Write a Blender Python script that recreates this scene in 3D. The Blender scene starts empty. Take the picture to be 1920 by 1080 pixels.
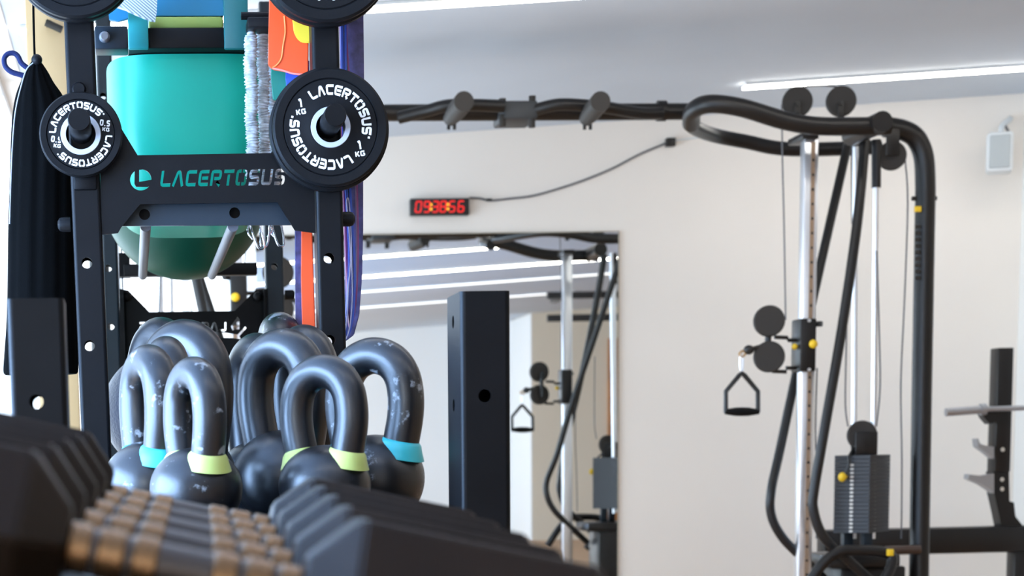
import bpy, bmesh, math, random
from mathutils import Vector, Matrix
random.seed(7)
S = bpy.context.scene
COL = S.collection
R = math.radians
# ------------------------------------------------------------------ camera
EYE = 1.0
F, PX, PY = 3750.0, 532.0, 1383.0          # focal length and principal point (lens shift), 1920x1080 frame
VPY, VPZ = (247.0, 866.0), (1060.0, 28000.0)
fwd = Vector((VPY[0]-PX, VPY[1]-PY, F)).normalized()
dwn = Vector((VPZ[0]-PX, VPZ[1]-PY, F)); dwn = (dwn - fwd*dwn.dot(fwd)).normalized()
rgt = dwn.cross(fwd)
cam_d = bpy.data.cameras.new('camera'); cam = bpy.data.objects.new('camera', cam_d); COL.objects.link(cam)
ax = Vector((rgt.x, fwd.x, -dwn.x)); ay = -Vector((rgt.y, fwd.y, -dwn.y)); az = -Vector((rgt.z, fwd.z, -dwn.z))
cam.matrix_world = Matrix(((ax.x, ay.x, az.x, 0), (ax.y, ay.y, az.y, 0), (ax.z, ay.z, az.z, EYE), (0, 0, 0, 1)))
cam_d.sensor_width = 36; cam_d.lens = F/1920*36
cam_d.shift_x = (960-PX)/1920; cam_d.shift_y = (PY-540)/1920
cam_d.clip_start = 0.05; cam_d.clip_end = 200
S.camera = cam
CAM = Vector((0, 0, EYE))
def at(x, y, Y):
    """world point seen at photo pixel (x, y) on the plane at distance Y along the room"""
    c = Vector(((x-PX)/F, (y-PY)/F, 1))
    w = Vector((rgt.dot(c), fwd.dot(c), -dwn.dot(c)))
    return CAM + w*(Y/w.y)
cam_d.dof.use_dof = True
cam_d.dof.focus_distance = (at(400, 335, 3.45)-CAM).dot(-az)
cam_d.dof.aperture_fstop = 8.2
# ------------------------------------------------------------------ world and lights
S.view_settings.view_transform = 'Standard'; S.view_settings.look = 'None'
S.view_settings.gamma = 1; S.view_settings.use_curve_mapping = False
S.view_settings.exposure = 0.0
W = bpy.data.worlds.new('sky'); S.world = W; W.use_nodes = True
bg = W.node_tree.nodes['Background']; bg.inputs[0].default_value = (.86, .93, 1, 1); bg.inputs[1].default_value = 3.0
def area(name, loc, rot, sx, sy, power, color):
    d = bpy.data.lights.new(name, 'AREA'); d.shape = 'RECTANGLE'; d.size = sx; d.size_y = sy
    d.energy = power; d.color = color
    o = bpy.data.objects.new(name, d); COL.objects.link(o); o.location = loc; o.rotation_euler = rot
    return o
XL = -.34                                   # left (window) wall
XB = -1.6                                   # unseen part of the window wall, stepped back to narrow the kettlebell highlights
area('daylight', (XL-.45, 6.6, 1.3), (0, R(-90), 0), 2.3, 5.4, 150, (.54, .77, 1))
area('daylight', (XB-.25, 2.3, 1.22), (0, R(-90), 0), 1.5, 2.7, 540, (.34, .58, 1))
area('daylight', (XB-.3, -3.0, 1.3), (0, R(-90), 0), 1.8, 3.6, 340, (.78, .89, 1))  # added light behind the unseen rear windows, brightens the mirrored rear wall
STRIP_E = 19.5
# ------------------------------------------------------------------ materials
def mat(name, col, rough=.5, metal=0.0, spec=.5, bump=0, bscale=300, var=0, vscale=8, emit=None, estr=0, coat=0, sheen=0):
    m = bpy.data.materials.new(name); m.use_nodes = True; nt = m.node_tree; b = nt.nodes['Principled BSDF']
    b.inputs['Base Color'].default_value = (*col, 1); b.inputs['Roughness'].default_value = rough
    b.inputs['Metallic'].default_value = metal; b.inputs['Specular IOR Level'].default_value = spec
    b.inputs['Coat Weight'].default_value = coat
    if sheen: b.inputs['Sheen Weight'].default_value = sheen
    if emit: b.inputs['Emission Color'].default_value = (*emit, 1); b.inputs['Emission Strength'].default_value = estr
    tc = nt.nodes.new('ShaderNodeTexCoord')
    if var:
        n = nt.nodes.new('ShaderNodeTexNoise'); n.inputs['Scale'].default_value = vscale; n.inputs['Detail'].default_value = 5
        r = nt.nodes.new('ShaderNodeMapRange'); r.inputs[1].default_value = .3; r.inputs[2].default_value = .7
        r.inputs[3].default_value = 1-var; r.inputs[4].default_value = 1+var
        mx = nt.nodes.new('ShaderNodeMixRGB'); mx.blend_type = 'MULTIPLY'; mx.inputs[0].default_value = 1
        mx.inputs[1].default_value = (*col, 1)
        nt.links.new(tc.outputs['Object'], n.inputs['Vector']); nt.links.new(n.outputs[0], r.inputs[0])
        nt.links.new(r.outputs[0], mx.inputs[2]); nt.links.new(mx.outputs[0], b.inputs['Base Color'])
    if bump:
        n = nt.nodes.new('ShaderNodeTexNoise'); n.inputs['Scale'].default_value = bscale; n.inputs['Detail'].default_value = 2
        bp = nt.nodes.new('ShaderNodeBump'); bp.inputs['Strength'].default_value = bump; bp.inputs['Distance'].default_value = .002
        nt.links.new(tc.outputs['Object'], n.inputs['Vector']); nt.links.new(n.outputs[0], bp.inputs['Height'])
        nt.links.new(bp.outputs[0], b.inputs['Normal'])
    return m
M = {}
M['wall'] = mat('wall_paint', (.86, .80, .735), .75, bump=.05, bscale=60, var=.015, vscale=1.5)
M['wall_rear'] = mat('wall_paint_rear', (.84, .83, .8), .75)
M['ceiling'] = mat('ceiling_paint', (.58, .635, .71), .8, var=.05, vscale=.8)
M['warm_wall'] = mat('beige_paint', (.74, .62, .46), .7)
M['floor'] = mat('oak_floor', (.50, .29, .15), .4, var=.2, vscale=3)
M['beige'] = mat('beige_door', (.66, .48, .27), .45, var=.08, vscale=2)
M['frame_white'] = mat('window_frame_white', (.85, .86, .88), .4)
M['coat'] = mat('black_powder_coat', (.004, .004, .0045), .42, spec=.12, bump=.1, bscale=900, var=.15, vscale=15)
M['coat_lit'] = mat('black_coat_lit', (.012, .019, .026), .42, spec=.25, bump=.12, bscale=900)  # black coat made lighter and bluer, window light put into its colour
M['machine'] = mat('black_gloss_coat', (.009, .008, .008), .36, spec=.4)
M['machine_plastic'] = mat('dark_grey_plastic', (.032, .028, .025), .6, spec=.3)
M['stack'] = mat('grey_iron_plate', (.04, .043, .05), .55)
M['rubber'] = mat('black_rubber', (.005, .005, .0055), .5, spec=.12, bump=.08, bscale=500)
M['rubber_hex'] = mat('hex_rubber', (.012, .007, .0042), .38, spec=.16, bump=.12, bscale=250, var=.2, vscale=12)  # brown of the warm room's reflection mixed into the black rubber
M['print'] = mat('white_print', (.70, .67, .62), .5)
M['hub'] = mat('hub_ring_grey', (.40, .41, .43), .4)
M['chrome'] = mat('chrome', (.78, .8, .83), .2, metal=1)
M['satin'] = mat('satin_steel', (.82, .84, .88), .32, metal=.9)
M['steel'] = mat('grey_steel', (.42, .43, .46), .35, metal=.8)
M['rail'] = mat('grey_rail', (.10, .10, .115), .45)
M['bronze'] = mat('knurled_grip', (.17, .095, .045), .25, metal=.9, bump=.3, bscale=900)
M['bronze_dark'] = mat('grip_dark', (.05, .04, .035), .35, metal=.5)
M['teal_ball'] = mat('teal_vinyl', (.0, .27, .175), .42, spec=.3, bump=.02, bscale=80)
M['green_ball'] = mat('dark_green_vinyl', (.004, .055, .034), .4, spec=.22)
M['fabric_black'] = mat('black_fabric', (.0018, .0018, .0018), .95, spec=.03, bump=.2, bscale=700)
M['navy'] = mat('navy_webbing', (.006, .011, .05), .8, spec=.2)
M['purple'] = mat('purple_latex', (.045, .04, .12), .55, var=.5, vscale=60, bump=.3, bscale=200)
M['magenta'] = mat('magenta_latex', (.22, .03, .12), .5)
M['blue'] = mat('blue_latex', (.02, .07, .42), .45)
M['white_edge'] = mat('pale_latex', (.55, .55, .75), .5)
M['orange'] = mat('orange_latex', (.80, .075, .01), .5)
M['yellow'] = mat('yellow_latex', (.75, .52, .03), .5)
M['green'] = mat('green_latex', (.0, .16, .11), .5)
M['teal'] = mat('teal_foam', (.0, .21, .21), .6)
M['teal_dark'] = mat('dark_teal_foam', (.004, .10, .10), .45)
M['lime'] = mat('lime_foam', (.22, .30, .06), .7)
M['mat_blue'] = mat('blue_foam', (.0, .13, .24), .6)
M['sleeve'] = mat('white_grey_sleeve', (.50, .52, .52), .85, var=.4, vscale=90)
M['ring_teal'] = mat('teal_paint', (.03, .38, .40), .4)
M['ring_lime'] = mat('lime_paint', (.42, .47, .13), .4)
M['yellow_knob'] = mat('yellow_plastic', (.85, .55, .02), .35)
M['clock_black'] = mat('clock_black', (.012, .012, .012), .4)
M['led_red'] = mat('red_led', (.2, 0, 0), .5, emit=(1, .02, .02), estr=1.15)
M['led_dim'] = mat('dim_red_segment', (.12, .0, .0), .5, emit=(.5, .0, .0), estr=.25)
M['led_amber'] = mat('amber_led', (.3, .1, 0), .5, emit=(1, .42, .03), estr=1.6)
M['strip'] = mat('led_strip', (1, 1, 1), .5, emit=(1, .95, .87), estr=STRIP_E)
M['strip_faint_reflect'] = mat('led_strip_faint_reflect', (1, 1, 1), .5, emit=(1, .93, .82), estr=1.5)  # weaker glow imitates strips half hidden in their reflection
M['plastic_white'] = mat('white_plastic', (.72, .74, .75), .5)
M['speaker_grille'] = mat('speaker_grille', (.40, .43, .44), .7)
M['cable'] = mat('grey_cable', (.10, .10, .11), .5)
M['wood'] = mat('orange_wood', (.42, .17, .05), .45, var=.2, vscale=5)
M['sky_blue'] = mat('blue_pad', (.03, .12, .3), .5)
M['mirror'] = mat('mirror_silver', (.88, .9, .89), .0, metal=1)
def kb_material(name, wear):
    m = mat(name, (.004, .004, .005), .36, spec=.58, bump=.06, bscale=350, var=.2, vscale=40)
    nt = m.node_tree; b = nt.nodes['Principled BSDF']; tc = nt.nodes.new('ShaderNodeTexCoord')
    n = nt.nodes.new('ShaderNodeTexNoise'); n.inputs['Scale'].default_value = 34; n.inputs['Detail'].default_value = 7; n.inputs['Roughness'].default_value = .65
    r = nt.nodes.new('ShaderNodeMapRange'); r.inputs[1].default_value = wear; r.inputs[2].default_value = wear+.06
    mx = nt.nodes.new('ShaderNodeMixRGB'); mx.inputs[2].default_value = (.20, .21, .22, 1)
    src = b.inputs['Base Color'].links[0].from_socket
    nt.links.new(tc.outputs['Object'], n.inputs['Vector']); nt.links.new(n.outputs[0], r.inputs[0])
    nt.links.new(r.outputs[0], mx.inputs[0]); nt.links.new(src, mx.inputs[1]); nt.links.new(mx.outputs[0], b.inputs['Base Color'])
    return m
M['kb'] = kb_material('kettlebell_enamel', .69)
M['kb_worn'] = kb_material('kettlebell_enamel_worn', .59)
def tex_ball(name, col):
    m = mat(name, col, .45, spec=.3); nt = m.node_tree; b = nt.nodes['Principled BSDF']; tc = nt.nodes.new('ShaderNodeTexCoord')
    v = nt.nodes.new('ShaderNodeTexVoronoi'); v.inputs['Scale'].default_value = 190
    bp = nt.nodes.new('ShaderNodeBump'); bp.inputs['Strength'].default_value = .35; bp.inputs['Distance'].default_value = .002
    nt.links.new(tc.outputs['Object'], v.inputs['Vector']); nt.links.new(v.outputs['Distance'], bp.inputs['Height'])
    nt.links.new(bp.outputs[0], b.inputs['Normal']); return m
M['slam'] = tex_ball('pebbled_rubber', (.008, .012, .026))
def towel():
    m = mat('grey_ribbed_cloth', (.3, .34, .37), .9); nt = m.node_tree; b = nt.nodes['Principled BSDF']; tc = nt.nodes.new('ShaderNodeTexCoord')
    mp = nt.nodes.new('ShaderNodeMapping'); mp.inputs['Rotation'].default_value = (0, R(50), 0)
    w = nt.nodes.new('ShaderNodeTexWave'); w.inputs['Scale'].default_value = 75
    cr = nt.nodes.new('ShaderNodeValToRGB'); cr.color_ramp.elements[0].color = (.12, .15, .17, 1); cr.color_ramp.elements[1].color = (.55, .6, .63, 1)
    nt.links.new(tc.outputs['Object'], mp.inputs[0]); nt.links.new(mp.outputs[0], w.inputs[0]); nt.links.new(w.outputs[0], cr.inputs[0]); nt.links.new(cr.outputs[0], b.inputs['Base Color'])
    return m
M['towel'] = towel()
def pane_mat():
    m = bpy.data.materials.new('window_glass'); m.use_nodes = True; nt = m.node_tree; nt.nodes.clear()
    o = nt.nodes.new('ShaderNodeOutputMaterial'); t = nt.nodes.new('ShaderNodeBsdfTransparent'); g = nt.nodes.new('ShaderNodeBsdfGlossy')
    g.inputs['Roughness'].default_value = .02; mx = nt.nodes.new('ShaderNodeMixShader'); mx.inputs[0].default_value = .06
    nt.links.new(t.outputs[0], mx.inputs[1]); nt.links.new(g.outputs[0], mx.inputs[2]); nt.links.new(mx.outputs[0], o.inputs[0]); return m
M['glass'] = pane_mat()
# ------------------------------------------------------------------ object helpers
def link(name, me, m, parent=None, smooth=None):
    if m is not None and not me.materials: me.materials.append(M[m] if isinstance(m, str) else m)
    if smooth is not None:
        me.polygons.foreach_set('use_smooth', [True]*len(me.polygons)); me.set_sharp_from_angle(angle=R(smooth))
    o = bpy.data.objects.new(name, me); COL.objects.link(o)
    if parent is not None: o.parent = parent; o.matrix_parent_inverse = Matrix.Translation(-parent.matrix_basis.translation) if parent.type == 'EMPTY' else Matrix()
    return o
def tag(o, label, cat, group=None):
    o['label'] = label; o['category'] = cat
    if group: o['group'] = group
    return o
def empty(name, loc, label, cat, group=None):
    o = bpy.data.objects.new(name, None); o.empty_display_size = .05; COL.objects.link(o); o.location = loc
    return tag(o, label, cat, group)
class B:
    """collects shapes (world coordinates) and links them as one mesh object"""
    def __init__(s): s.bm = bmesh.new()
    def box(s, a, b, bev=0.0, rot=None):
        a, b = Vector(a), Vector(b); c = (a+b)/2; d = b-a
        t = bmesh.new(); bmesh.ops.create_cube(t, size=1)
        for v in t.verts: v.co = Vector((v.co.x*abs(d.x), v.co.y*abs(d.y), v.co.z*abs(d.z)))
        if bev: bmesh.ops.bevel(t, geom=t.edges[:], offset=bev, segments=2, affect='EDGES', profile=.5)
        mx = Matrix.Translation(c) @ (rot.to_4x4() if rot else Matrix())
        s.merge(t, mx); return s
    def merge(s, t, mx=Matrix()):
        t.transform(mx); me = bpy.data.meshes.new('tmp'); t.to_mesh(me); t.free(); s.bm.from_mesh(me); bpy.data.meshes.remove(me); return s
    def mesh(s, me, mx=Matrix()):
        t = bmesh.new(); t.from_mesh(me); s.merge(t, mx); return s
    def tube(s, pts, r, seg=12, closed=False, cap=True):
        pts = [Vector(p) for p in pts]; n = len(pts)
        rs = r if isinstance(r, (list, tuple)) else [r]*n
        rings = []; up = None
        for i in range(n):
            if closed: t = pts[(i+1) % n]-pts[i-1]
            else: t = pts[min(i+1, n-1)]-pts[max(i-1, 0)]
            t.normalize()
            if up is None: up = t.orthogonal().normalized()
            up = (up - t*up.dot(t)).normalized(); sd = t.cross(up)
            rings.append([s.bm.verts.new(pts[i]+(up*math.cos(2*math.pi*k/seg)+sd*math.sin(2*math.pi*k/seg))*rs[i]) for k in range(seg)])
        for i in range(n if closed else n-1):
            a, b = rings[i], rings[(i+1) % n]
            for k in range(seg): s.bm.faces.new((a[k], a[(k+1) % seg], b[(k+1) % seg], b[k]))
        if cap and not closed:
            s.bm.faces.new(rings[0][::-1]); s.bm.faces.new(rings[-1])
        return s
    def lathe(s, prof, origin, axis=(0, 0, 1), seg=48, closed=False):
        """prof: list of (radius, height along axis)"""
        ax_ = Vector(axis).normalized(); u = ax_.orthogonal().normalized(); w = ax_.cross(u); o = Vector(origin)
        rings = []
        for r, h in prof:
            if r < 1e-6: rings.append([s.bm.verts.new(o+ax_*h)])
            else: rings.append([s.bm.verts.new(o+ax_*h+(u*math.cos(2*math.pi*k/seg)+w*math.sin(2*math.pi*k/seg))*r) for k in range(seg)])
        m = len(rings)
        for i in range(m if closed else m-1):
            a, b = rings[i], rings[(i+1) % m]
            for k in range(seg):
                k2 = (k+1) % seg
                f = [a[k % len(a)], a[k2 % len(a)], b[k2 % len(b)], b[k % len(b)]]
                f2 = []
                for v in f:
                    if v not in f2: f2.append(v)
                if len(f2) > 2: s.bm.faces.new(f2)
        return s
    def ell(s, c, rx, ry, rz, p=2.0, nu=48, nv=28):
        c = Vector(c); sg = lambda v, e: math.copysign(abs(v)**e, v); e = 2.0/p; rows = []
        for i in range(nv+1):
            th = math.pi*i/nv
            if i in (0, nv): rows.append([s.bm.verts.new(c+Vector((0, 0, rz*math.cos(th))))]); continue
            rows.append([s.bm.verts.new(c+Vector((rx*sg(math.sin(th), e)*sg(math.cos(2*math.pi*k/nu), e), ry*sg(math.sin(th), e)*sg(math.sin(2*math.pi*k/nu), e), rz*sg(math.cos(th), e)))) for k in range(nu)])
        for i in range(nv):
            a, b = rows[i], rows[i+1]
            for k in range(nu):
                f = []
                for v in (a[k % len(a)], b[k % len(b)], b[(k+1) % nu % len(b)], a[(k+1) % nu % len(a)]):
                    if v not in f: f.append(v)
                s.bm.faces.new(f)
        return s
    def poly(s, pts, depth):
        """extruded outline: pts in world, depth = vector"""
        d = Vector(depth); a = [s.bm.verts.new(Vector(p)) for p in pts]; b = [s.bm.verts.new(Vector(p)+d) for p in pts]; n = len(a)
        s.bm.faces.new(a); s.bm.faces.new(b[::-1])
        for i in range(n): s.bm.faces.new((a[i], b[i], b[(i+1) % n], a[(i+1) % n]))
        return s
    def quads(s, strips):
        for l, r in strips:
            a = [s.bm.verts.new(p) for p in l]; b = [s.bm.verts.new(p) for p in r]
            for i in range(len(a)-1): s.bm.faces.new((a[i], a[i+1], b[i+1], b[i]))
        return s
    def done(s, name, m, parent=None, smooth=35, fn=None, recalc=True):
        if fn:
            for v in s.bm.verts: v.co = fn(v.co)
        if recalc: bmesh.ops.recalc_face_normals(s.bm, faces=s.bm.faces[:])
        me = bpy.data.meshes.new(name); s.bm.to_mesh(me); s.bm.free()
        return link(name, me, m, parent, smooth)
def spline(pts, n=8, closed=False):
    pts = [Vector(p) for p in pts]; out = []; N = len(pts)
    for i in range(N if closed else N-1):
        g = (lambda k: pts[k % N]) if closed else (lambda k: pts[min(max(k, 0), N-1)])
        p0, p1, p2, p3 = g(i-1), g(i), g(i+1), g(i+2)
        for k in range(n):
            t = k/n
            out.append(.5*((2*p1)+(p2-p0)*t+(2*p0-5*p1+4*p2-p3)*t*t+(3*p1-p0-3*p2+p3)*t**3))
    if not closed: out.append(pts[-1])
    return out
def plate2d(outer, holes, th, bev=0):
    """flat plate with real cut-outs, lying in XZ (thickness along Y, front at y=0); outer / holes are lists of (x, z)"""
    cu = bpy.data.curves.new('tmp', 'CURVE'); cu.dimensions = '2D'; cu.fill_mode = 'BOTH'; cu.extrude = th/2
    for loop in [outer]+holes:
        sp = cu.splines.new('POLY'); sp.points.add(len(loop)-1); sp.use_cyclic_u = True
        for p, (x, z) in zip(sp.points, loop): p.co = (x, z, 0, 1)
    o = bpy.data.objects.new('tmp', cu); COL.objects.link(o)
    dg = bpy.context.evaluated_depsgraph_get(); me = bpy.data.meshes.new_from_object(o.evaluated_get(dg))
    bpy.data.objects.remove(o); bpy.data.curves.remove(cu)
    me.transform(Matrix(((1, 0, 0, 0), (0, 0, 1, th/2), (0, 1, 0, 0), (0, 0, 0, 1)))); me.materials.clear()
    return me
def circ(x, z, r, n=20): return [(x+r*math.cos(2*math.pi*k/n), z+r*math.sin(2*math.pi*k/n)) for k in range(n)]
def post(name, x0, x1, y0, y1, z0, z1, m, parent, fh=(), sh=(), r=.006, lean=0.0, hr=.010):
    """hollow rectangular tube with rounded corners and drilled holes; fh: (x,z) front, sh: (y,z) sides; leans in x by lean per metre about z1"""
    b = B(); t = .004
    F_ = plate2d([(x0+r, z0), (x1-r, z0), (x1-r, z1), (x0+r, z1)], [circ(x, z, hr) for x, z in fh], t)
    b.mesh(F_, Matrix.Translation((0, y0, 0))); b.mesh(F_, Matrix.Translation((0, y1-t, 0)))
    Sd = plate2d([(y0+r, z0), (y1-r, z0), (y1-r, z1), (y0+r, z1)], [circ(y, z, hr) for y, z in sh], t)
    q = Matrix(((0, 1, 0, 0), (1, 0, 0, 0), (0, 0, 1, 0), (0, 0, 0, 1)))
    b.mesh(Sd, Matrix.Translation((x0, 0, 0)) @ q); b.mesh(Sd, Matrix.Translation((x1-t, 0, 0)) @ q)
    bmesh.ops.recalc_face_normals(b.bm, faces=b.bm.faces[:])
    for cx, cy, a0 in ((x0+r, y0+r, 180), (x1-r, y0+r, 270), (x1-r, y1-r, 0), (x0+r, y1-r, 90)):
        l = [Vector((cx+r*math.cos(R(a0+k*18)), cy+r*math.sin(R(a0+k*18)), z0)) for k in range(6)]
        b.quads([(l, [p+Vector((0, 0, z1-z0)) for p in l])])
    b.box((x0+.002, y0+.002, z1-.003), (x1-.002, y1-.002, z1-.0005))
    return b.done(name, m, parent, 30, fn=(lambda v: Vector((v.x+(z1-v.z)*lean, v.y, v.z))) if lean else None, recalc=False)
# ------------------------------------------------------------------ stroke lettering (wide squared capitals)
GL = {'L': (.9, [[(.1, 1), (.1, .1), (.95, .1)]]), 'A': (1.0, [[(.06, 0), (.42, .9), (.58, .9), (.94, 0)]]),
      'C': (.95, [[(.95, .9), (.1, .9), (.1, .1), (.95, .1)]]), 'E': (.9, [[(.92, .9), (.1, .9), (.1, .1), (.92, .1)], [(.3, .5), (.88, .5)]]),
      'R': (.95, [[(.1, 0), (.1, .9), (.88, .9), (.88, .46), (.32, .46)], [(.58, .28), (.9, 0)]]), 'T': (.95, [[(.0, .9), (.95, .9)], [(.48, .7), (.48, 0)]]),
      'O': (1.0, [[(.44, .9), (.1, .9), (.1, .1), (.44, .1)], [(.56, .1), (.9, .1), (.9, .9), (.56, .9)]]),
      'S': (.95, [[(.95, .9), (.1, .9), (.1, .5), (.87, .5), (.87, .1), (.03, .1)]]), 'U': (.98, [[(.1, 1), (.1, .1), (.88, .1), (.88, 1)]]),
      '0': (.75, [[(.36, .9), (.1, .9), (.1, .1), (.62, .1), (.62, .9), (.4, .9)]]), '5': (.75, [[(.66, .9), (.1, .9), (.1, .52), (.6, .52), (.6, .1), (.05, .1)]]),
      '1': (.55, [[(.08, .78), (.36, .92), (.36, 0)]]), '2': (.8, [[(.08, .9), (.66, .9), (.66, .5), (.1, .5), (.1, .1), (.72, .1)]]), '.': (.25, [[(.1, .16), (.1, -.03)]]),
      'K': (.9, [[(.12, 0), (.12, 1)], [(.82, 1), (.38, .5), (.82, 0)]]), 'G': (.95, [[(.9, .9), (.1, .9), (.1, .1), (.85, .1), (.85, .5), (.55, .5)]]),
      '*': (.3, [[(.1, .95), (.1, .72)]])}
def ribbon(line, w, rnd=.14):
    """polyline -> (left, right) offset lists, corners softened"""
    p = [Vector(q) for q in line]; q = [p[0]]
    for i in range(1, len(p)-1):
        a, b, c = p[i-1], p[i], p[i+1]; u, v = (a-b), (c-b); d = min(rnd, u.length*.45, v.length*.45)
        s, e = b+u.normalized()*d, b+v.normalized()*d
        q += [s, (s+e)/4+b/2, e]
    q.append(p[-1]); L, Rr = [], []
    for i in range(len(q)):
        t = (q[min(i+1, len(q)-1)]-q[max(i-1, 0)]).normalized(); n = Vector((-t.y, t.x))
        L.append(q[i]+n*w/2); Rr.append(q[i]-n*w/2)
    return L, Rr
def text_strips(s, w=.2, gap=.22):
    x = 0; out = []
    for ch in s:
        if ch == ' ': x += .5; continue
        adv, ls = GL[ch]
        for l in ls:
            a, b = ribbon(l, w); out.append(([Vector((p.x+x, p.y)) for p in a], [Vector((p.x+x, p.y)) for p in b]))
        x += adv+gap
    return out, x-gap
def arc_text(b, s, h, rad, mid_deg, y, cx, cz, wide=1.0, w=.2):
    """letters running clockwise, tops outward, on the circle seen from -Y"""
    st, tot = text_strips(s, w)
    def mp(p):
        a = R(mid_deg)-(p.x-tot/2)*h*wide/rad; rr = rad+(p.y-.5)*h
        return Vector((cx+rr*math.cos(a), y, cz+rr*math.sin(a)))
    b.quads([([mp(p) for p in l], [mp(p) for p in r]) for l, r in st])
def flat_text(b, s, h, cx, cz, y, tilt=0, wide=1.0, w=.2):
    st, tot = text_strips(s, w); c, n = math.cos(R(tilt)), math.sin(R(tilt))
    def mp(p):
        u, v = (p.x-tot/2)*h*wide, (p.y-.5)*h
        return Vector((cx+u*c-v*n, y, cz+u*n+v*c))
    b.quads([([mp(p) for p in l], [mp(p) for p in r]) for l, r in st])
# ================================================================== THE ROOM
WY, RY = 9.08, -6.2                           # far wall, rear wall
def ceil_z(X): return EYE+1.335+.058*X
def structure(o): o['kind'] = 'structure'; return o
XR, XX = at(1909, 600, WY).x, 8.4
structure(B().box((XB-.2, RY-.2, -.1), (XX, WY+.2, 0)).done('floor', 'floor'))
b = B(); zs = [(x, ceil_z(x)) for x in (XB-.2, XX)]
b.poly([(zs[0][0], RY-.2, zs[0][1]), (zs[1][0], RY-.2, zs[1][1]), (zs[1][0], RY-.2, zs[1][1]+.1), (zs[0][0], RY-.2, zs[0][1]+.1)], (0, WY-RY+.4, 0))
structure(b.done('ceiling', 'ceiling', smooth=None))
XW = at(478, 500, WY).x                      # where the glazing ends and the mirror wall begins
b = B()
b.poly([(XW, WY, 0), (XX, WY, 0), (XX, WY, ceil_z(XX)), (XW, WY, ceil_z(XW))], (0, .18, 0))
structure(b.done('wall_back', 'wall', smooth=None))
structure(B().box((XR, 7.6, 0), (XR+.12, WY, ceil_z(XR))).done('wall_right', 'wall_rear'))
structure(B().box((XX, RY, 0), (XX+.15, WY, ceil_z(XX))).done('wall_right.001', 'warm_wall'))  # unseen wall, made beige to reflect warm tones onto the kettlebells
b = B()                                      # rear wall and its jutting corner, seen in the mirror
b.box((XB-.2, RY-.15, 0), (XX, RY, ceil_z(XX)))
structure(b.done('wall_rear', 'wall_rear'))
XC = at(997, 900, 2*WY+5.0).x
structure(B().box((XC, RY, 0), (XX, -5.0, ceil_z(XX))).done('wall_rear.001', 'warm_wall'))
structure(B().box((XC-.012, RY, 0), (XC, -5.0, ceil_z(XC)-.01)).done('lit_face_1', 'wall_rear'))  # thin white skin, paints the window light on the corner's left face
structure(B().box((at(1138, 800, 2*WY+5).x, -5.0, 0), (at(1138, 800, 2*WY+5).x+.9, -4.96, 2.3)).done('door_2', 'wood'))
# left wall: low sill, lintel and a row of tall windows
YS = 3.9
b = B(); b.box((XL-.15, YS, 0), (XL, WY, .25)); b.box((XL-.15, YS, 2.31), (XL, WY, 2.36))
structure(b.done('wall_left', 'wall'))
b = B(); b.box((XB-.15, RY, 0), (XB, YS, .25)); b.box((XB-.15, RY, 2.12), (XB, YS, 2.36)); b.box((XB-.15, RY, .25), (XB, -5.0, 2.12))
b.box((XB-.15, -1.0, .25), (XB, .9, 2.12)); b.box((XB-.15, 3.7, .25), (XB, YS, 2.12)); b.box((XB-.15, .9, 2.05), (XB, 3.7, 2.12)); b.box((XB-.15, .9, .25), (XB, 3.7, .4))
b.box((XB, YS-.12, 0), (XL, YS, 2.36))
structure(b.done('wall_left.001', 'wall'))
def window(n, p0, p1, axis, div):
    """p0,p1: (along, z) corners; axis 'x' for the far wall, 'y' for the left wall"""
    e = bpy.data.objects.new('window_%d' % n, None); COL.objects.link(e); e['kind'] = 'structure'
    a0, z0 = p0; a1, z1 = p1; f = .035
    P = (lambda a, d, z: (a, WY+.06+d, z)) if axis == 'x' else (lambda a, d, z: ((XL if axis == 'y' else XB)-.1+d, a, z))
    def bx(bb, a, c, zz0, zz1, d0=-.03, d1=.03):
        q0, q1 = P(a, d0, zz0), P(c, d1, zz1); bb.box(q0, q1)
    b = B(); bx(b, a0, a1, z0, z0+f); bx(b, a0, a1, z1-f, z1); bx(b, a0, a0+f, z0+f, z1-f); bx(b, a1-f, a1, z0+f, z1-f)
    b.done('window_frame', 'frame_white', e)
    st = (a1-a0-f)/div
    for k in range(div):
        if k: b = B(); bx(b, a0+st*k, a0+st*k+f, z0+f, z1-f); b.done('mullion', 'frame_white', e)
        b = B(); bx(b, a0+f+st*k, a0+st*(k+1), z0+f, z1-f, -.004, .004); b.done('pane', 'glass', e)
window(1, (XL, 0.0), (XW, ceil_z(XL)-.01), 'x', 3)
window(2, (YS, .25), (7.2, 2.31), 'y', 1); window(3, (7.2, .25), (WY, 2.31), 'y', 1)
for k in range(2): window(4+k, (-5+k*2, .25), (-3+k*2, 2.12), 'b', 1)  # unseen windows, added so daylight brightens the mirrored rear wall
window(6, (.9, .4), (3.7, 2.05), 'b', 1)
# beige door leaf standing ajar in front of the glazing
dx0, dx1 = at(50, 100, 5.3).x, at(127, 100, 5.3).x
dr = bpy.data.objects.new('door_1', None); COL.objects.link(dr); dr['kind'] = 'structure'
B().box((dx0, 5.30, 0), (dx1, 5.34, 2.3), .003).done('door_panel', 'beige', dr)
p, q = at(86, 42, 5.27), at(116, 56, 5.27)
B().tube([(p.x, 5.27, p.z), (q.x, 5.27, q.z)], .009).box((p.x, 5.27, p.z-.006), (p.x+.012, 5.301, p.z+.006)).done('door_handle', 'machine_plastic', dr)
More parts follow.
